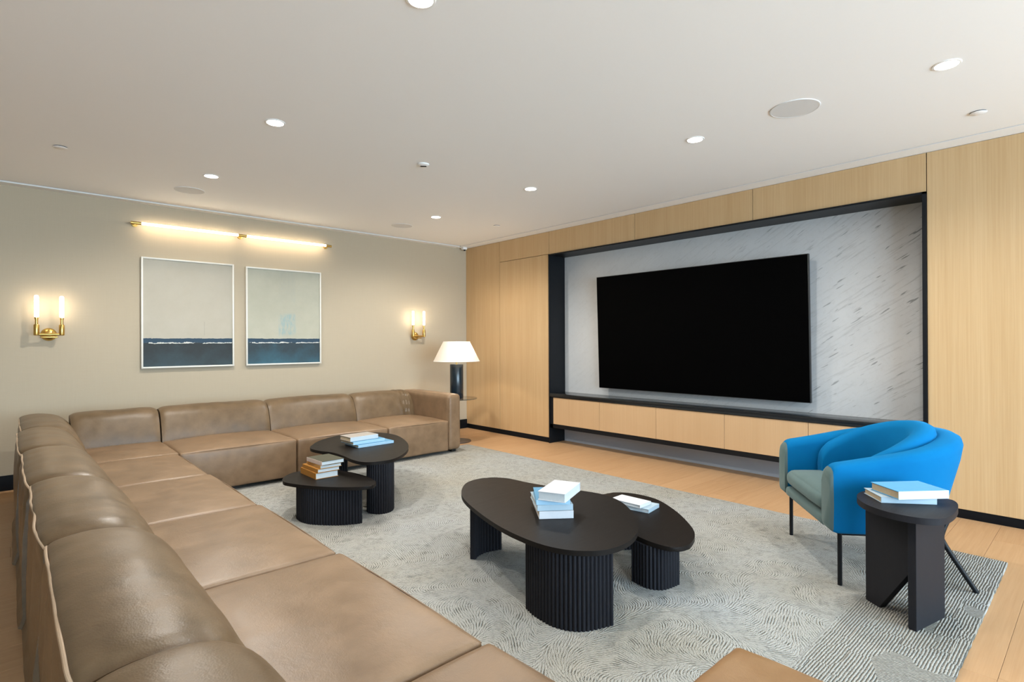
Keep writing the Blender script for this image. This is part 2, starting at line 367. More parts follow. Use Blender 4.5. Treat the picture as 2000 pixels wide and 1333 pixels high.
# glazed wall behind the camera (the daylight)
wq = empty('wall_rear', kind='structure'); tag(wq, 'glazed wall behind the viewpoint')
edges = [XL] + [v for ab in WIN for v in ab] + [5.6]
for i in range(0, len(edges), 2): box('pier', (edges[i], edges[i + 1], YR - 0.12, YR, 0, H + 0.1), WALL, wq)
box('lintel', (XL, 5.6, YR - 0.12, YR, WZ1, H + 0.1), WALL, wq); box('sill', (XL, 5.6, YR - 0.12, YR, -0.1, WZ0), WALL, wq)
GLASS = bpy.data.materials.new('window_glass'); GLASS.use_nodes = True
nt = GLASS.node_tree; nt.nodes.clear()
o_ = nt.nodes.new('ShaderNodeOutputMaterial'); mx = nt.nodes.new('ShaderNodeMixShader'); tr = nt.nodes.new('ShaderNodeBsdfTransparent'); gl = nt.nodes.new('ShaderNodeBsdfGlossy')
gl.inputs['Roughness'].default_value = 0.02; mx.inputs[0].default_value = 0.06
nt.links.new(tr.outputs[0], mx.inputs[1]); nt.links.new(gl.outputs[0], mx.inputs[2]); nt.links.new(mx.outputs[0], o_.inputs[0])
for k, (a, b) in enumerate(WIN):
    bm = bmesh.new()
    for d in ((a, a + 0.05, WZ0, WZ1), (b - 0.05, b, WZ0, WZ1), (a, b, WZ0, WZ0 + 0.05), (a, b, WZ1 - 0.05, WZ1)):
        bx(bm, d[0], d[1], YR - 0.09, YR - 0.03, d[2], d[3])
    w = mk('window_%d' % (k + 1), bm, BLACKM); tag(w, 'unseen tall dark framed window behind the viewpoint', kind='structure')
    box('pane', (a + 0.05, b - 0.05, YR - 0.064, YR - 0.056, WZ0 + 0.05, WZ1 - 0.05), GLASS, w)

# ------------------------------------------------------------------ ceiling fittings
def downlight(x, y, label, dim=1.0):
    t = empty('downlight', (x, y, H), 0, label, 'downlight', 'recessed downlights in the ceiling')
    bm = bmesh.new(); lathe(bm, [(0.052, -0.001), (0.052, -0.005), (0.061, -0.004), (0.064, 0.0)], n=32); mk('trim_ring', bm, TRIMW, t)
    bm = bmesh.new(); lathe(bm, [(0, -0.003), (0.0525, -0.003), (0.0525, 0.0)], n=32); mk('lens', bm, LENS, t)
    l = bpy.data.lights.new('downlight_lamp', 'SPOT'); l.energy = SPOT_W * dim; l.color = SPOT_COL; l.spot_size = math.radians(160); l.spot_blend = 0.6; l.shadow_soft_size = 0.05
    o = bpy.data.objects.new('downlight_lamp', l); COL.objects.link(o); o.parent = t; o.location = (0, 0, -0.015)
DL = [(1.27, 1.945, 'round lit downlight cut by the top edge of the photo', 0.88),
      (3.60, 0.57, 'round lit downlight at upper right, nearest the large speaker grille', 0.70),
      (1.275, 3.67, 'round lit downlight on the left, second from the beige wall in its row'),
      (3.595, 1.99, 'round lit downlight above the right part of the black television', 0.92),
      (1.275, 5.21, 'round lit downlight in front of the two framed pictures', 1.35),
      (3.60, 3.665, 'round lit downlight above the left part of the black television'),
      (3.597, 5.21, 'round lit downlight nearest the corner with the table lamp', 1.35)]
for a in DL: downlight(*a)
GRILLE = m_plain_noise('speaker_grille_paint', (0.70, 0.70, 0.70), 0.8, 0.04, 400, 0.3)
def speaker(x, y, r, label):
    t = empty('ceiling_speaker', (x, y, H), 0, label, 'speaker', 'round ceiling speakers')
    bm = bmesh.new(); lathe(bm, [(0, -0.004), (r - 0.006, -0.004), (r - 0.006, 0)], n=48); mk('grille', bm, GRILLE, t)
    bm = bmesh.new(); lathe(bm, [(r - 0.006, 0), (r - 0.006, -0.005), (r, -0.004), (r + 0.001, 0)], n=48); mk('rim', bm, GRILLE, t)
speaker(3.577, 1.312, 0.140, 'large round grey speaker grille in the ceiling at upper right')
speaker(1.242, 5.83, 0.125, 'round speaker grille in the ceiling above the light bar')
speaker(3.553, 5.875, 0.125, 'round speaker grille in the ceiling above the wall near the right sconce')
def cap(x, y, label):
    t = empty('sprinkler_cover', (x, y, H), 0, label, 'sprinkler', 'concealed sprinkler covers')
    bm = bmesh.new(); lathe(bm, [(0, -0.0075), (0.042, -0.0075), (0.0435, -0.0065), (0.0435, -0.0055), (0, -0.0055)], n=32); mk('cover_plate', bm, CEIL, t)
    bm = bmesh.new(); lathe(bm, [(0.040, 0), (0.040, -0.0055), (0.033, -0.0055), (0.033, 0)], n=24); mk('collar', bm, DARKGAP, t)
cap(0.272, 5.165, 'small flat sprinkler cover in the ceiling at far left')
cap(4.499, 0.555, 'small flat sprinkler cover in the ceiling at far right above the oak wall')
cap(4.426, 5.105, 'small flat sprinkler cover in the ceiling near the far corner')
t = empty('smoke_detector', (2.459, 3.735, H), 0, 'small white detector in the middle of the ceiling', 'detector')
bm = bmesh.new(); lathe(bm, [(0, -0.016), (0.030, -0.016), (0.046, -0.008), (0.047, 0)], n=32); mk('housing', bm, TRIMW, t)
bm = bmesh.new(); bx(bm, -0.024, 0.024, -0.011, 0.011, -0.0185, -0.013, 0.001); o = mk('sensor_slot', bm, DARKGAP, t); o.rotation_euler = (0, 0, math.radians(-40))
t = empty('security_camera', (5.075, 6.60, 2.735), 0, 'small white camera in the far ceiling corner', 'camera')
bm = bmesh.new(); bx(bm, -0.045, 0.03, -0.03, 0.03, -0.02, 0.015, 0.006); mk('body', bm, TRIMW, t)
bm = bmesh.new(); lathe(bm, [(0, -0.040), (0.012, -0.037), (0.018, -0.026), (0.018, -0.018)], n=20); mk('lens_dome', bm, DARKGAP, t)

# ------------------------------------------------------------------ back wall: light bar, pictures, sconces
t = empty('picture_light_bar', (1.93, YB, 2.52), 0, 'long brass picture light with two glowing tubes above the framed pictures', 'wall light')
for i, (x, L) in enumerate(((-1.0, 0), (-0.005, 1), (1.0, 2))):
    bm = bmesh.new(); tube(bm, [(x, 0, 0), (x, -0.1, 0)], 0.009, 12); mk('bracket_arm', bm, BRASS, t)
    bm = bmesh.new(); tube(bm, [(x, -0.001, 0), (x, -0.012, 0)], 0.026, 20); mk('wall_plate', bm, BRASS, t)
    w = 0.045
    bm = bmesh.new(); tube(bm, [(x - w + (0.01 if i == 2 else 0), -0.1, 0), (x + w - (0.01 if i == 2 else 0), -0.1, 0)], 0.0145, 16); mk('end_cap', bm, BRASS, t)
for a, b in ((-0.955, -0.05), (0.04, 0.962)):
    bm = bmesh.new(); tube(bm, [(a, -0.1, 0), (b, -0.1, 0)], 0.0125, 14); mk('glowing_tube', bm, BAR, t)
    box('upward_light_shield', (a, b, -0.118, -0.082, 0.0128, 0.0165), BRASS, t, 0.001, 1)  # added above the tubes to keep their light off the upper wall

FRAME = m_plain_noise('pale_silver_frame', (0.70, 0.68, 0.62), 0.4, 0.03, 20, 0.03, 0.5)
def picture(x0, x1, z0, z1, mt, label):
    cx, cz = (x0 + x1) / 2, (z0 + z1) / 2; hw, hh = (x1 - x0) / 2, (z1 - z0) / 2
    t = empty('framed_picture', (cx, YB, cz), 0, label, 'picture', 'pair of framed seascapes')
    for d in ((-hw, -hw + 0.016, -hh, hh), (hw - 0.016, hw, -hh, hh), (-hw + 0.016, hw - 0.016, -hh, -hh + 0.016), (-hw + 0.016, hw - 0.016, hh - 0.016, hh)):
        box('frame_rail', (d[0], d[1], -0.042, -0.004, d[2], d[3]), FRAME, t, 0.0015)
    box('canvas', (-hw + 0.016, hw - 0.016, -0.026, -0.006, -hh + 0.016, hh - 0.016), mt, t)
P1 = m_paint('seascape_paint_dark', -0.262, (0.40, 0.365, 0.295), (0.46, 0.43, 0.36), (0.030, 0.037, 0.040), (0.045, 0.075, 0.09), False)
P2 = m_paint('seascape_paint_blue', -0.258, (0.375, 0.37, 0.295), (0.47, 0.455, 0.37), (0.032, 0.050, 0.062), (0.045, 0.13, 0.18), True)
picture(0.980, 1.853, 1.057, 2.197, P1, 'left framed seascape, pale plain field above a near black sea')
picture(1.980, 2.857, 1.057, 2.187, P2, 'right framed seascape with a blue smudge above a blue sea')

def sconce(x, label):
    t = empty('wall_sconce', (x, YB, 1.40), 0, label, 'sconce', 'brass double sconces')
    bm = bmesh.new(); lathe(bm, [(0.0, 0.040), (0.022, 0.038), (0.045, 0.026), (0.058, 0.010), (0.060, 0.0), (0, 0)], n=32)
    bmesh.ops.rotate(bm, verts=bm.verts, cent=(0, 0, 0), matrix=Matrix.Rotation(PI / 2, 3, 'X')); mk('backplate', bm, BRASS, t)
    bm = bmesh.new(); tube(bm, [(0, -0.03, 0), (0, -0.1, 0)], 0.012, 14); tube(bm, [(-0.09, -0.1, 0), (0.09, -0.1, 0)], 0.011, 14); mk('arm', bm, BRASS, t)
    bm = bmesh.new(); bx(bm, -0.062, 0.062, -0.085, -0.055, -0.032, -0.018, 0.004); mk('lower_bar', bm, BRASS, t)
    for sx in (-0.089, 0.089):
        bm = bmesh.new(); lathe(bm, [(0, -0.012), (0.018, -0.010), (0.021, 0.0), (0.021, 0.082), (0.018, 0.09), (0.012, 0.092), (0.0115, 0.135), (0.015, 0.138), (0.015, 0.155), (0, 0.155)], sx, -0.1, 20); h = mk('candle_holder', bm, BRASS, t)
        prof = [(0, 0.155), (0.0155, 0.157)]
        for k in range(6):
            z0 = 0.165 + k * 0.031; prof += [(0.0165, z0), (0.0165, z0 + 0.022), (0.0150, z0 + 0.026)]
        prof += [(0.012, 0.353), (0, 0.355)]
        bm = bmesh.new(); lathe(bm, prof, sx, -0.1, 18); mk('glass_tube', bm, BULB, t)
sconce(0.264, 'brass double sconce at far left of the beige wall')
sconce(4.242, 'brass double sconce above the table lamp near the corner')

# ------------------------------------------------------------------ television and console
t = empty('television', (5.335, 3.035, 0.748), 0, 'very large black flat television on the marble', 'television')
t.rotation_euler = (0, math.radians(-1.9), 0)
bm = bmesh.new(); bx(bm, -0.004, 0.034, -1.205, 1.205, 0, 1.352, 0.003); mk('housing', bm, mat0('tv_casing', (0.008, 0.008, 0.009), 0.4), t)
SCR = mat0('tv_screen_glass', (0.0008, 0.0008, 0.0009), 0.5, spec=0.02)
box('screen', (-0.0055, -0.0040, -1.199, 1.199, 0.006, 1.346), SCR, t)
bm = bmesh.new(); bx(bm, 0.034, 0.075, -0.3, 0.3, 0.45, 0.9, 0.004); mk('wall_mount', bm, BLACKM, t)

t = empty('media_console', (5.165, 0, 0), 0, 'low built in oak media console with black shelf below the television', 'console')
SHELF = mat0('polished_black_stone', (0.010, 0.012, 0.014), 0.13, spec=0.5)
q = NT(SHELF); f = q.noise(q.mapv(q.obj(), (3, 1, 1)), 3, 5, 0.6); q.set('Roughness', q.math('MULTIPLY_ADD', f, 0.14, 0.10))
CY0, CY1 = 0.972, 4.906
box('shelf_top', (-0.016, 0.286, CY0, CY1, 0.600, 0.648), SHELF, t, 0.0015)
box('body', (0.016, 0.286, CY0, CY1, 0.205, 0.600), BLACKM, t)
box('bottom_rail', (-0.006, 0.016, CY0, CY1, 0.205, 0.252), BLACKM, t)
box('kick_panel', (0.270, 0.284, CY0, CY1, 0.0, 0.205), m_plain_noise('grey_kick_paint', (0.34, 0.36, 0.40), 0.6, 0.01), t)
ys = [CY0 + 0.004, 1.794, 2.559, 3.331, 4.105, 4.855]
for a, b in zip(ys, ys[1:]):
    bm = bmesh.new(); bx(bm, -0.004, 0.015, a + 0.0018, b - 0.0018, 0.255, 0.594, 0.001, 1); mk('drawer_front', bm, DRAWER_W, t)
box('end_stile', (-0.006, 0.016, 4.857, CY1, 0.205, 0.600), BLACKM, t)

# ------------------------------------------------------------------ rug
bm = bmesh.new(); RX0, RX1, RY0, RY1 = 0.55, 4.285, 0.408, 5.52; out = []
def side(a, b, n): return [(a[0] + (b[0] - a[0]) * i / n, a[1] + (b[1] - a[1]) * i / n) for i in range(n)]
for c0, c1, n in (((RX0, RY0), (RX1, RY0), 150), ((RX1, RY0), (RX1, RY1), 200), ((RX1, RY1), (RX0, RY1), 150), ((RX0, RY1), (RX0, RY0), 200)): out += side(c0, c1, n)
out = [(x + 0.004 * nz(x * 20, y * 20, 1), y + 0.004 * nz(x * 20, y * 20, 5)) for x, y in out]
prism(bm, out, 0.0005, 0.016, 0.005, 2)
rug = mk('area_rug', bm, RUG); tag(rug, 'large pale grey rug with swirling tufted lines under the tables', 'rug')

# ------------------------------------------------------------------ modular sofa
FOOT = m_plain_noise('black_plastic_foot', (0.012, 0.012, 0.012), 0.5, 0.002)
def softblock(name, d, mat, parent, r=0.05, bulge=(0, 0, 0, 0, 0, 0), n=22, amp=0.004, seed=0.0, pinch=0.0):
    """upholstered block; bulge = (x0,x1,y0,y1,z0,z1) puff of each face"""
    x0, x1, y0, y1, z0, z1 = d; bm = bmesh.new()
    bmesh.ops.create_cube(bm, size=2.0)
    bmesh.ops.subdivide_edges(bm, edges=bm.edges, cuts=n, use_grid_fill=True)
    hx, hy, hz = (x1 - x0) / 2, (y1 - y0) / 2, (z1 - z0) / 2
    for v in bm.verts:
        p = v.co; u, w, s = p.x, p.y, p.z
        # crowd the loops towards the edges so that the rounding is smooth
        g = lambda a: math.copysign(1 - (1 - abs(a)) ** 1.6, a)
        u, w, s = g(u), g(w), g(s)
        q = Vector((u * hx, w * hy, s * hz)); c = Vector((max(-hx + r, min(hx - r, q.x)), max(-hy + r, min(hy - r, q.y)), max(-hz + r, min(hz - r, q.z))))
        e = q - c
        if e.length > 1e-9: q = c + e.normalized() * min(r, max(abs(e.x), abs(e.y), abs(e.z)))
        fx, fy, fz = (1 - u * u) ** 0.75, (1 - w * w) ** 0.75, (1 - s * s) ** 0.75
        q.x += (bulge[1] * max(u, 0) ** 3 - bulge[0] * max(-u, 0) ** 3) * fy * fz
        q.y += (bulge[3] * max(w, 0) ** 3 - bulge[2] * max(-w, 0) ** 3) * fx * fz
        q.z += (bulge[5] * max(s, 0) ** 3 - bulge[4] * max(-s, 0) ** 3) * fx * fy
        X = q + Vector(((x0 + x1) / 2, (y0 + y1) / 2, (z0 + z1) / 2))
        k = amp * (nz(X.x * 5 + seed, X.y * 5, X.z * 5) + 0.5 * nz(X.x * 13 + seed, X.y * 13, X.z * 13))
        v.co = X + (q.normalized() * k if q.length > 0 else Vector((0, 0, 0)))
    return mk(name, bm, mat, parent, 60)
BACK_PROF = [(0.006, 0.035), (-0.003, 0.12), (-0.005, 0.28), (-0.004, 0.45), (-0.002, 0.61), (0.000, 0.672), (0.010, 0.694), (0.045, 0.707), (0.09, 0.714), (0.14, 0.713), (0.19, 0.705), (0.235, 0.688), (0.277, 0.656),
             (0.312, 0.610), (0.340, 0.555), (0.360, 0.50), (0.373, 0.45), (0.380, 0.40), (0.380, 0.30), (0.378, 0.06)]
def backrest(parent, L, place, seed=0.0, wrinkle=None, welt=True):
    """L long roll; place(s, d, z) maps length, depth from the outer face and height to module space"""
    bm = bmesh.new(); secs = []; N = 40; wl_ = []
    prof = spline(BACK_PROF, 3, closed=True)
    cd, cz = 0.19, 0.40
    for i in range(N + 1):
        a = i / N; a = 0.5 - 0.5 * math.cos(PI * a); s = a * L
        e = min(s, L - s); k = 1 - 0.068 * math.exp(-(e / 0.026) ** 1.2) - 0.02 * math.exp(-e / 0.12)
        sec = []
        for (d, z) in prof:
            kk = 1 - (1 - k) * max(0.0, min(1.0, (z - 0.25) / 0.3)); d = d * 1.05 if d > 0 else d; z = z + 0.008 * max(0.0, min(1.0, (z - 0.4) / 0.3))
            dd, zz = cd + (d - cd) * kk, cz + (z - cz) * kk
            fold = 0.006 * nz(s * 4 + seed, z * 3, d * 4) + 0.0035 * nz(s * 11 + seed, z * 9, d * 9)
            if d < 0.03 and 0.1 < z < 0.62: fold += 0.010 * math.sin(s * 23 + 2.0 * math.sin(z * 3 + seed) + seed)      # loose vertical folds on the outer face
            if wrinkle and z > 0.4 and d > 0.12:
                g = math.exp(-((s - wrinkle) / 0.10) ** 2); fold += 0.011 * g * math.sin(s * 150 + 1.5 * math.sin(z * 30))
            nd, nz_ = (d - cd), (z - cz); l = math.hypot(nd, nz_) + 1e-6
            sec.append(place(s, dd + nd / l * fold, zz + nz_ / l * fold))
        secs.append(sec); j = 6 * 3
        p = prof[j - 1]; wl_.append(place(s, cd + (p[0] - cd) * k * 1.02 + 0.006 * nz(s * 5 + seed, 4, 2), cz + (p[1] - cz) * k * 1.01 + 0.005 * nz(s * 6 + seed, 1, 2)))
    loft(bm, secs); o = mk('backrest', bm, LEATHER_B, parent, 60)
    if welt:
        bm = bmesh.new(); tube(bm, wl_, 0.0045, 8); mk('welt', bm, LEATHER_P, o)
    return o
def seam(parent, pts, name='seam'):
    bm = bmesh.new(); tube(bm, pts, 0.0032, 6); return mk(name, bm, LEATHER, parent)
def feet(parent, pts):
    for x, y in pts:
        bm = bmesh.new(); bx(bm, x - 0.03, x + 0.03, y - 0.03, y + 0.03, 0.0165, 0.062, 0.004); mk('foot', bm, FOOT, parent)
GRP = 'modules of the tan leather sofa'
Z0, ZS = 0.048, 0.405
def left_module(y0, y1, label, k):
    t = empty('sofa_module', (0.022 + (5.2 - (y0 + y1) / 2) * 0.0155, y0, 0), 0, label, 'sofa', GRP); L = y1 - y0 - 0.006
    softblock('seat', (0.36, 0.982, 0.003, L, Z0, ZS), LEATHER, t, 0.016, (0, 0.012, 0, 0, 0, 0.022), seed=k * 3.1)
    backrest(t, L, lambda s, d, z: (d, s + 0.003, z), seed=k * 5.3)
    seam(t, [(0.980 + 0.004 * math.sin(PI * i / 20), 0.015 + (L - 0.03) * i / 20, ZS - 0.009 + 0.004 * math.sin(PI * i / 20)) for i in range(21)])
    feet(t, [(0.08, 0.08), (0.88, 0.08), (0.08, L - 0.08), (0.88, L - 0.08)]); return t
SY = [0.30, 1.283, 2.265, 3.25, 4.235, 5.215]
LB = ['nearest tan leather sofa module, cut by the lower edge of the photo',
      'tan leather sofa module with the largest fully visible backrest in the left run',
      'tan leather sofa module midway along the left run beside the near coffee tables',
      'tan leather sofa module in the left run level with the low far coffee table',
      'tan leather sofa module in the left run right next to the corner module']
for k in range(5): left_module(SY[k], SY[k + 1], LB[k], k)
YF, YRr = 5.213, 6.245                                                # front and rear of the run along the wall
t = empty('sofa_corner_module', (0.05, 5.215, 0), 0, 'tan leather corner module joining the two runs of the sofa', 'sofa', GRP)
D = YRr - 5.215
softblock('seat', (0.36, 0.982, 0.001, D - 0.24, Z0, ZS), LEATHER, t, 0.016, (0, 0, 0, 0, 0, 0.020), seed=40)
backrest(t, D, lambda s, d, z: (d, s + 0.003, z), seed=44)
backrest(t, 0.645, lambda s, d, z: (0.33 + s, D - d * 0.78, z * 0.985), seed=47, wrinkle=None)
feet(t, [(0.08, 0.08), (0.9, 0.08), (0.08, D - 0.08), (0.9, D - 0.08)])
def back_module(x0, x1, label, k, arm=False):
    t = empty('sofa_module', (x0, YF, 0), 0, label, 'sofa', GRP); L = x1 - x0 - 0.006; D = YRr - YF
    Ls = L - (0.182 if arm else 0)
    softblock('seat', (0.002, Ls, 0.0, D - 0.24, Z0, ZS - 0.008), LEATHER, t, 0.018, (0, 0, 0.016, 0, 0, 0.044), seed=k * 7.7)
    seam(t, [(0.02 + (Ls - 0.04) * i / 20, 0.005 - 0.006 * math.sin(PI * i / 20), ZS - 0.016 + 0.004 * math.sin(PI * i / 20)) for i in range(21)])
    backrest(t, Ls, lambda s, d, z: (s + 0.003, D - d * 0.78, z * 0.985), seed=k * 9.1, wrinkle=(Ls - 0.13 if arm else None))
    if arm:
        softblock('armrest', (Ls, L, 0.0, D, Z0, 0.697), LEATHER, t, 0.042, (0.006, 0.012, 0.006, 0, 0, 0.010), seed=91)
        seam(t, [(Ls + 0.004, -0.002, 0.09), (Ls + 0.004, -0.004, 0.40), (Ls + 0.006, -0.003, 0.60), (Ls + 0.02, 0.0, 0.660), (Ls + 0.05, 0.004, 0.680)], 'arm_seam')
    feet(t, [(0.08, 0.09), (L - 0.07, 0.08), (0.08, D - 0.08), (L - 0.07, D - 0.08)])
back_module(1.035, 2.010, 'tan leather sofa module along the wall, next to the corner, below the right picture', 0)
back_module(2.010, 2.982, 'tan leather sofa module along the wall behind the tall far coffee table', 1)
back_module(2.982, 3.955, 'tan leather end module with an armrest beside the table lamp', 2, True)
t = empty('leather_pouf', (1.352, 0.522, 0), 0, 'cognac leather pouf corner at the lower edge of the photo', 'pouf')
softblock('cushion', (-0.232, 0.232, -0.232, 0.232, 0.045, 0.418), LEATHER_O, t, 0.022, (0.006, 0.006, 0.006, 0.006, 0, 0.010), n=18, seed=70)
feet(t, [(-0.18, -0.18), (0.18, -0.18), (-0.18, 0.18), (0.18, 0.18)])

# ------------------------------------------------------------------ coffee tables
def inset(poly, d):
    n = len(poly); out = []
    area = sum(poly[i][0] * poly[(i + 1) % n][1] - poly[(i + 1) % n][0] * poly[i][1] for i in range(n)); sg = 1 if area > 0 else -1
    for i in range(n):
        t_ = poly[(i + 1) % n] - poly[i - 1]; l = np.hypot(*t_) + 1e-9
        nrm = np.array([-t_[1], t_[0]]) / l * sg
        out.append(poly[i] + nrm * d)
    return out
def fluted_leg(parent, path, z0, z1, pitch=0.021, depth=0.009, thick=0.035):
    """curved shell leg with a fluted face; path runs along the outer face, the inside is to the left"""
    P = [np.array(p, float) for p in path]; seg = [np.hypot(*(b - a)) for a, b in zip(P, P[1:])]; L = sum(seg)
    cum = np.cumsum([0] + seg)
    def at(s):
        i = min(int(np.searchsorted(cum, s, 'right')) - 1, len(seg) - 1); f = (s - cum[i]) / seg[i]
        p = P[i] + (P[i + 1] - P[i]) * f
        a, b = P[max(i - 1, 0)], P[min(i + 2, len(P) - 1)]; t_ = (b - a) / np.hypot(*(b - a)); return p, np.array([-t_[1], t_[0]])
    nf = max(3, round(L / pitch)); outer = []; inner = []
    for k in range(nf * 6 + 1):
        s = L * k / (nf * 6); p, n_ = at(s); ph = (k % 6) / 6
        outer.append(p + n_ * depth * (1 - math.sin(PI * ph)) * 0.9); inner.append(p + n_ * thick)
    bm = bmesh.new(); poly = outer + inner[::-6]
    lo = [bm.verts.new((x, y, z0)) for x, y in poly]; hi = [bm.verts.new((x, y, z1)) for x, y in poly]; n = len(poly)
    bm.faces.new(lo[::-1]); bm.faces.new(hi)
    for i in range(n): bm.faces.new((lo[i], lo[(i + 1) % n], hi[(i + 1) % n], hi[i]))
    return mk('fluted_leg', bm, TABLELEG, parent, 50)
def coffee_table(pts, ztop, legs, label, th=0.024):
    poly = spline(pts, 6); c = sum(poly) / len(poly)
    t = empty('coffee_table', (c[0], c[1], 0), 0, label, 'table', 'black organic coffee tables')
    bm = bmesh.new(); prism(bm, [p - c for p in poly], ztop - th, ztop, 0.007, 3); mk('tabletop', bm, TABLETOP, t)
    for lp in legs: fluted_leg(t, [np.array(p) - c for p in spline(lp, 8, closed=False)], 0.0165, ztop - th)
    return t
BIG = [(2.116, 2.784), (1.995, 2.620), (1.897, 2.377), (1.812, 2.07), (1.788, 1.82), (1.816, 1.663), (1.887, 1.563), (1.973, 1.515), (2.091, 1.508), (2.226, 1.547), (2.355, 1.628), (2.481, 1.746), (2.598, 1.903), (2.648, 2.05), (2.635, 2.18), (2.56, 2.40), (2.515, 2.60), (2.49, 2.78), (2.40, 2.885), (2.25, 2.885)]
coffee_table(BIG, 0.385, [[(1.845, 1.93), (1.818, 1.835), (1.815, 1.70), (1.88, 1.592), (2.03, 1.532)],
                          [(2.042, 2.556), (2.09, 2.585), (2.165, 2.594), (2.262, 2.568)]], 'large black kidney shaped coffee table in front, with the tall book stack')
SMALL = [(2.465, 1.56), (2.50, 1.488), (2.60, 1.474), (2.759, 1.540), (2.918, 1.686), (3.062, 1.864), (3.165, 2.054), (3.155, 2.25), (3.04, 2.353), (2.89, 2.31), (2.72, 2.12), (2.56, 1.90), (2.48, 1.70)]
coffee_table(SMALL, 0.265, [[(2.475, 1.76), (2.462, 1.70), (2.456, 1.639), (2.492, 1.580), (2.56, 1.558), (2.632, 1.552)],
                            [(2.795, 2.06), (2.84, 2.02), (2.90, 2.00), (2.99, 2.03)]], 'smaller black oval coffee table tucked under the large near one')
TALL = [(1.881, 4.602), (1.963, 4.75), (2.114, 4.919), (2.345, 5.05), (2.551, 5.045), (2.715, 4.92), (2.752, 4.668), (2.652, 4.332), (2.513, 4.062), (2.347, 3.863), (2.174, 3.735), (2.037, 3.735), (1.955, 3.792), (1.932, 3.92), (1.945, 4.11), (1.940, 4.29), (1.890, 4.44)]
coffee_table(TALL, 0.415, [[(2.035, 3.90), (2.003, 3.82), (2.03, 3.742), (2.09, 3.708), (2.16, 3.728), (2.222, 3.80)],
                           [(2.02, 4.60), (2.08, 4.66), (2.17, 4.69), (2.26, 4.68)]], 'taller black kidney shaped coffee table at the back near the wall sofa')
LOW = [(1.472, 4.10), (1.535, 4.235), (1.679, 4.33), (1.83, 4.26), (1.94, 4.08), (1.985, 3.82), (1.957, 3.61), (1.887, 3.538), (1.797, 3.565), (1.66, 3.69), (1.545, 3.86), (1.481, 4.01)]
coffee_table(LOW, 0.300, [[(1.60, 4.14), (1.548, 4.04), (1.565, 3.87), (1.69, 3.715), (1.80, 3.645), (1.862, 3.632), (1.875, 3.70)]], 'low black rounded coffee table with a stack of brown spined books')

# ------------------------------------------------------------------ side table by the armchair
st = [(2.888, 0.60), (2.90, 0.69), (2.96, 0.78), (3.07, 0.845), (3.19, 0.855), (3.30, 0.80), (3.352, 0.70), (3.362, 0.60), (3.345, 0.525), (3.27, 0.485), (3.12, 0.470), (2.98, 0.482), (2.915, 0.525)]
t = empty('side_table', (3.12, 0.66, 0), 0, 'small charcoal side table with an oval top and slab legs beside the armchair', 'table')
bm = bmesh.new(); prism(bm, [p - np.array((3.12, 0.66)) for p in spline(st, 6)], 0.516, 0.545, 0.006, 3); mk('tabletop', bm, SIDEWOOD, t)
def slab(name, a, b, thick, outline):
    """upright board from a to b (plan), its thickness to the left of a->b; outline in (along, z)"""
    a, b = Vector((*a, 0)), Vector((*b, 0)); u = (b - a).normalized(); n = Vector((-u.y, u.x, 0)); bm = bmesh.new()
    f0 = [bm.verts.new(a + u * s + Vector((0, 0, z)) - Vector((3.12, 0.66, 0))) for s, z in outline]; f1 = [bm.verts.new(v.co + n * thick) for v in f0]
    k = len(f0); bm.faces.new(f0); bm.faces.new(f1[::-1])
    for i in range(k): bm.faces.new((f0[i], f1[i], f1[(i + 1) % k], f0[(i + 1) % k]))
    bmesh.ops.bevel(bm, geom=list(bm.edges), offset=0.0012, segments=1, affect='EDGES')
    return mk(name, bm, SIDEWOOD, t, 25)
slab('slab_leg', (2.965, 0.586), (3.216, 0.526), 0.034, [(0, 0.0165), (0.258, 0.0165), (0.258, 0.516), (0, 0.516)])
slab('slab_leg', (3.156, 0.832), (2.995, 0.612), 0.034, [(0, 0.0165), (0.085, 0.0165), (0.268, 0.262), (0.268, 0.516), (0, 0.516)])

# ------------------------------------------------------------------ blue armchair
CF = Vector((3.545, 1.209, 0)); ang = math.atan2(0.615, 0.788)
t = empty('armchair', CF, ang, 'bright blue velvet tub armchair with thin black legs, seat and arm fronts painted greyer as lit', 'chair')
# local frame: x along the front toward the far arm, -y to the back
def upath(R, b0, bc, n_s=10, n_c=36):
    """U shaped plan path; returns (point, outward normal, back fraction, arc length from nearer end)"""
    pts = []
    for i in range(n_s): pts.append(((-R, b0 + (bc - b0) * i / n_s), (-1, 0)))
    for i in range(n_c + 1):
        a = PI * i / n_c; pts.append(((-R * math.cos(a), bc + R * math.sin(a)), (-math.cos(a), math.sin(a))))
    for i in range(n_s): pts.append(((R, bc - (bc - b0) * (i + 1) / n_s), (1, 0)))
    return pts
def dens(b0, bc, R):
    """the same with extra stations by the two front ends"""
    extra = [0, 0.004, 0.010, 0.018, 0.028, 0.04, 0.055, 0.075]
    base = upath(R, b0 + 0.1, bc)
    lead = [((-R, b0 + e), (-1, 0)) for e in extra]; tail = [((R, b0 + e), (1, 0)) for e in extra[::-1]]
    return lead + base + tail
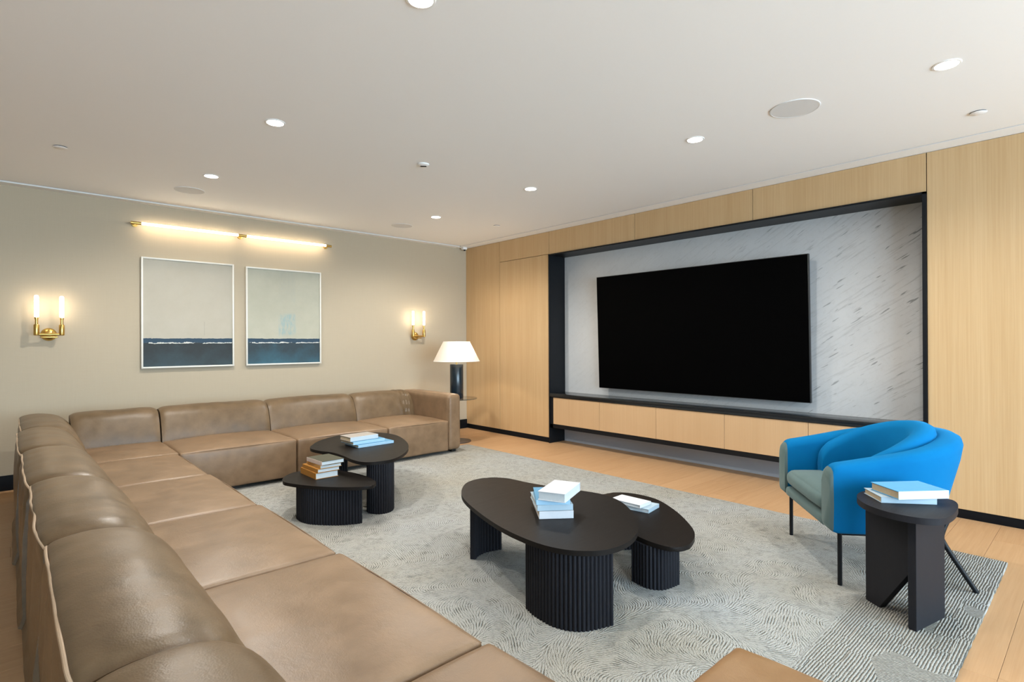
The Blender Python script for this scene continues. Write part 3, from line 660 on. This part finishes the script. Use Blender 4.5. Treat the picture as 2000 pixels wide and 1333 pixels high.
def shell_sections(R, th, b0, bc, zb, ztop, flare, under, rr):
    secs = []
    P = dens(b0, bc, R); bmax = bc + R
    for (x, b), (nx, nb) in P:
        f = max(0, min(1, (b - b0) / (bmax - b0))); f2 = f * f
        top = ztop(f); e = b - b0
        lo = zb
        if e < rr and abs(abs(x) - R) < 1e-6:
            k = rr - math.sqrt(max(0, rr * rr - (rr - e) ** 2)); top -= k; lo += k * 0.55
        h = th / 2; prof = [(-h + 0.012, lo), (h - 0.012 - under * f2, lo), (h - 0.002 - under * f2, lo + 0.014), (h + 0.004 - under * 0.45 * f2 , lo + (top - lo) * 0.4), (h + flare * f2 * 0.6, lo + (top - lo) * 0.75),
                            (h + flare * f2, top - 0.045), (h - 0.008 + flare * f2, top - 0.015), (h - 0.032 + flare * f2, top - 0.001), (-h + 0.035 + flare * f2 * 0.6, top), (-h + 0.012 + flare * f2 * 0.4, top - 0.012), (-h + flare * f2 * 0.2, top - 0.045), (-h, lo + (top - lo) * 0.4), (-h, lo + 0.014)]
        secs.append([(x + nx * d, -(b + nb * d), z) for d, z in prof])
    return secs
sh = shell_sections(0.365, 0.115, -0.062, 0.285, 0.298, lambda f: 0.650 + 0.150 * f ** 1.1, 0.035, 0.075, 0.055)
NT_ = 3
bm = bmesh.new(); loft(bm, sh[NT_:-NT_], cap=True); mk('outer_shell', bm, BLUE, t, 60)
bm = bmesh.new(); loft(bm, sh[:NT_ + 1]); mk('arm_front_lit', bm, BLUE_LIT, t, 60)  # arm fronts carry the painted light tone, same velvet as the shell
bm = bmesh.new(); loft(bm, sh[-NT_ - 1:]); mk('arm_front_lit', bm, BLUE_LIT, t, 60)
pd = shell_sections(0.262, 0.088, 0.135, 0.275, 0.42, lambda f: 0.625 + 0.215 * f ** 0.85, 0.050, -0.01, 0.06)
bm = bmesh.new(); loft(bm, pd); mk('inner_back_pad', bm, BLUE, t, 60)
softblock('seat_cushion', (-0.305, 0.305, -0.52, 0.060, 0.372, 0.475), BLUE_LIT, t, 0.045, (0, 0, 0, 0.012, 0, 0.022), n=18, amp=0.002, seed=12)
softblock('front_rail', (-0.312, 0.312, -0.03, 0.060, 0.302, 0.362), BLUE_LIT, t, 0.02, n=10, amp=0.0)
box('seat_base', (-0.29, 0.29, -0.5, 0.02, 0.31, 0.372), BLACKM, t, 0.004)
for sx in (-0.382, 0.382):
    bm = bmesh.new(); tube(bm, [(sx, 0, 0.0165), (sx, 0, 0.30)], 0.0115, 12); mk('front_leg', bm, BLACKM, t)
for sx in (-1, 1):
    pth = [(sx * 0.372, -0.648, 0.0168)] + spline([(sx * 0.372, -0.648, 0.022), (sx * 0.352, -0.575, 0.15), (sx * 0.335, -0.515, 0.262), (sx * 0.335, -0.512, 0.30), (sx * 0.325, -0.545, 0.37), (sx * 0.310, -0.590, 0.43)], 4, closed=False)
    bm = bmesh.new(); tube(bm, pth, 0.0125, 12); mk('rear_leg', bm, BLACKM, t)
bm = bmesh.new(); tube(bm, [(-0.382, 0, 0.29), (-0.35, -0.42, 0.285), (-0.334, -0.51, 0.278), (0.334, -0.51, 0.278), (0.35, -0.42, 0.285), (0.382, 0, 0.29), (-0.382, 0, 0.29)], 0.010, 10); mk('under_frame', bm, BLACKM, t)

# ------------------------------------------------------------------ lamp and its table behind the sofa arm
t = empty('glass_side_table', (4.36, 5.85, 0), 0, 'thin smoked glass side table behind the sofa arm', 'table')
SMOKE = mat0('smoked_glass', (0.55, 0.50, 0.42), 0.04, Transmission_Weight=0.95, IOR=1.45)
bm = bmesh.new(); lathe(bm, [(0, 0.565), (0.268, 0.565), (0.27, 0.567), (0.27, 0.573), (0.268, 0.575), (0, 0.575)], n=56); mk('glass_top', bm, SMOKE, t)
bm = bmesh.new(); lathe(bm, [(0, 0.018), (0.02, 0.018), (0.016, 0.04), (0.014, 0.1), (0.014, 0.54), (0.06, 0.556), (0.06, 0.565), (0, 0.565)], n=24); mk('stem', bm, BLACKM, t)
BRONZE = m_plain_noise('dark_bronze', (0.07, 0.045, 0.035), 0.4, 0.01, 20, 0.03, 0.5)
bm = bmesh.new(); lathe(bm, [(0, 0.0), (0.188, 0.0), (0.19, 0.004), (0.186, 0.012), (0.04, 0.018), (0, 0.018)], n=48); mk('base_disc', bm, BRONZE, t)
t = empty('table_lamp', (4.36, 5.85, 0.575), 0, 'table lamp with a cream cone shade on a dark blue cylinder', 'lamp')
LAMPB = m_plain_noise('navy_glazed_ceramic', (0.006, 0.016, 0.026), 0.22, 0.002, 10, 0.01, 0.6)
bm = bmesh.new(); lathe(bm, [(0, 0), (0.086, 0), (0.088, 0.004), (0.088, 0.442), (0.085, 0.447), (0, 0.447)], n=48); mk('body', bm, LAMPB, t)
bm = bmesh.new(); lathe(bm, [(0.010, 0.447), (0.010, 0.56), (0.016, 0.56), (0.016, 0.61), (0, 0.61)], n=16); mk('stem', bm, BRASS, t)
SHADE = mat0('cream_linen_shade', (0.80, 0.76, 0.70), 0.9, spec=0.1); q = NT(SHADE); f = q.noise(q.mapv(q.obj(), (60, 60, 120)), 4, 2)
linen = q.mix(f, (0.76, 0.72, 0.655), (0.84, 0.80, 0.74)); q.set('Base Color', linen)
tl = q.n('ShaderNodeBsdfTranslucent', Color=linen); ms = q.n('ShaderNodeMixShader', Fac=0.35, i1=q.b.outputs[0], i2=tl.outputs[0])
q.t.links.new(ms.outputs[0], q.t.nodes['Material Output'].inputs[0])
bm = bmesh.new(); lathe(bm, [(0.305, 0.487), (0.176, 0.745)], n=64); mk('shade', bm, SHADE, t, 50)
bm = bmesh.new()
for k in range(3): tube(bm, [(0, 0, 0.742), (0.175 * math.cos(k * 2.094), 0.175 * math.sin(k * 2.094), 0.742)], 0.0025, 6)
tube(bm, [(0, 0, 0.60), (0, 0, 0.75)], 0.004, 8)
for z_, r_ in ((0.487, 0.305), (0.745, 0.176)): tube(bm, [(r_ * math.cos(k * PI / 24), r_ * math.sin(k * PI / 24), z_) for k in range(49)], 0.003, 6)
mk('shade_frame', bm, TRIMW, t)
BULBL = m_emit('lamp_bulb', (1.0, 0.82, 0.6), 6.0)
bm = bmesh.new(); lathe(bm, [(0.0, 0.70), (0.018, 0.695), (0.03, 0.672), (0.028, 0.65), (0.014, 0.612), (0, 0.61)], n=18); mk('bulb', bm, BULBL, t)
l = bpy.data.lights.new('table_lamp_light', 'POINT'); l.energy = LAMP_W; l.color = (1.0, 0.84, 0.64); l.shadow_soft_size = 0.03
o = bpy.data.objects.new('table_lamp_light', l); COL.objects.link(o); o.parent = t; o.location = (0.045, 0, 0.66)

# ------------------------------------------------------------------ books
PAGES = m_plain_noise('page_edges', (0.52, 0.56, 0.58), 0.85, 0.05, 150, 0.2)
PAGET = m_plain_noise('tan_page_edges', (0.46, 0.37, 0.25), 0.85, 0.05, 150, 0.2)
CV = {}
def cover(c):
    if c not in CV: CV[c] = m_plain_noise('book_cover_%d' % len(CV), c, 0.65, 0.012, 40, 0.05, 0.04)
    return CV[c]
WHITE = (0.58, 0.59, 0.62); DAYLIT_PALE = (0.38, 0.48, 0.55); SKY = (0.13, 0.30, 0.47); DAYLIT_BLUE = (0.34, 0.53, 0.68); ORANGE = (0.40, 0.185, 0.045); TANS = (0.46, 0.27, 0.10); OLIVE = (0.085, 0.082, 0.06); GREIGE = (0.36, 0.33, 0.30); BLUEC = (0.12, 0.34, 0.56); BLUSH = (0.62, 0.50, 0.44)  # pale and sky blues paint daylight on page fronts, deep blue the shade between
def book(corner, ang, L, Wd, z, T, col, label, group, spine=None, pages=PAGES, spine_col=None):
    """corner = plan position of the front left corner; u axis (angle ang) runs along L, v axis to the left of it along Wd; spine on side: 'v0','v1','u0','u1'"""
    t = empty('book', (corner[0], corner[1], z + 0.0006), ang, label, 'book', group)
    c = 0.0032; m = cover(col)
    box('cover_board', (0, L, 0, Wd, 0, c), m, t, 0.0006, 1); box('cover_board', (0, L, 0, Wd, T - c, T), m, t, 0.0006, 1)
    g = 0.004; d = [g, L - g, g, Wd - g]
    sp = spine or 'v0'
    i = {'u0': 0, 'u1': 1, 'v0': 2, 'v1': 3}[sp]; d[i] = {'u0': 0.003, 'u1': L - 0.003, 'v0': 0.003, 'v1': Wd - 0.003}[sp]
    box('page_block', (d[0], d[1], d[2], d[3], c, T - c), pages, t)
    sd = {'v0': (0, L, -0.001, 0.003), 'v1': (0, L, Wd - 0.003, Wd + 0.001), 'u0': (-0.001, 0.003, 0, Wd), 'u1': (L - 0.003, L + 0.001, 0, Wd)}[sp]
    box('spine', (*sd, 0, T), cover(spine_col) if spine_col else m, t, 0.001, 1)
    return T
def stack(z, items, group):
    for (corner, ang, L, Wd, T, col, label, sp, pg, *sc) in items: z += book(corner, ang, L, Wd, z, T, col, label, group, sp, pg, sc[0] if sc else None) + 0.0012
A = math.atan2(-0.617, 0.787)
stack(0.385, [((2.036, 2.019), A, 0.182, 0.30, 0.040, WHITE, 'bottom white book with a tan side in the tall stack on the near table', 'v0', PAGET),
              ((2.030, 2.026), A + 0.03, 0.190, 0.262, 0.031, DAYLIT_PALE, 'book painted pale daylight blue, second from the bottom on the near table', 'v0', PAGES),
              ((2.026, 2.030), A - 0.05, 0.178, 0.25, 0.027, SKY, 'book painted daylight blue under the thick white top book on the near table', 'v0', PAGES, DAYLIT_BLUE),
              ((2.030, 2.022), math.radians(-67), 0.150, 0.255, 0.046, WHITE, 'thick white book on top of the stack on the near table', 'v1', PAGES)], 'books on the large near table')
stack(0.265, [((2.860, 1.90), math.radians(9), 0.155, 0.225, 0.024, DAYLIT_PALE, 'pale book lying under a white book on the small oval table', 'v0', PAGES),
              ((2.835, 1.945), math.radians(2), 0.125, 0.215, 0.020, WHITE, 'white book on top of the pair on the small oval table', 'v0', PAGES)], 'books on the small near table')
stack(0.415, [((2.179, 4.318), 0.02, 0.345, 0.24, 0.022, SKY, 'large thin book painted daylight blue at the bottom of the stack on the tall far table', 'v0', PAGET, DAYLIT_BLUE),
              ((2.150, 4.352), 0.03, 0.305, 0.225, 0.024, SKY, 'book painted daylight blue in the middle of the stack on the tall far table', 'v0', PAGET, DAYLIT_BLUE),
              ((2.140, 4.385), 0.05, 0.270, 0.185, 0.036, GREIGE, 'thick pale book on top of the stack on the tall far table', 'v0', PAGET, (0.50, 0.57, 0.62))], 'books on the tall far table')
stack(0.300, [((1.661, 3.965), 0.0, 0.175, 0.285, 0.046, ORANGE, 'thick brown spined book at the bottom of the stack on the low far table', 'u0', PAGES),
              ((1.672, 3.955), 0.02, 0.172, 0.270, 0.028, ORANGE, 'brown spined book second from the bottom on the low far table', 'u0', PAGES),
              ((1.690, 3.950), -0.01, 0.165, 0.260, 0.024, TANS, 'slim tan spined book under the olive one on the low far table', 'u0', PAGES),
              ((1.695, 3.935), 0.05, 0.180, 0.250, 0.030, OLIVE, 'olive covered book on top of the stack on the low far table', 'u0', PAGES, BLUSH)], 'books on the low far table')
B = math.atan2(-0.787, 0.617)
stack(0.545, [((3.031, 0.734), B + 0.02, 0.240, 0.165, 0.028, DAYLIT_PALE, 'pale book at the bottom of the pair on the side table', 'v0', PAGET),
              ((3.028, 0.664), math.atan2(-0.62, 0.783), 0.248, 0.178, 0.038, BLUEC, 'blue covered book on top of the pair on the side table', 'v0', PAGET, (0.62, 0.68, 0.70))], 'books on the side table')
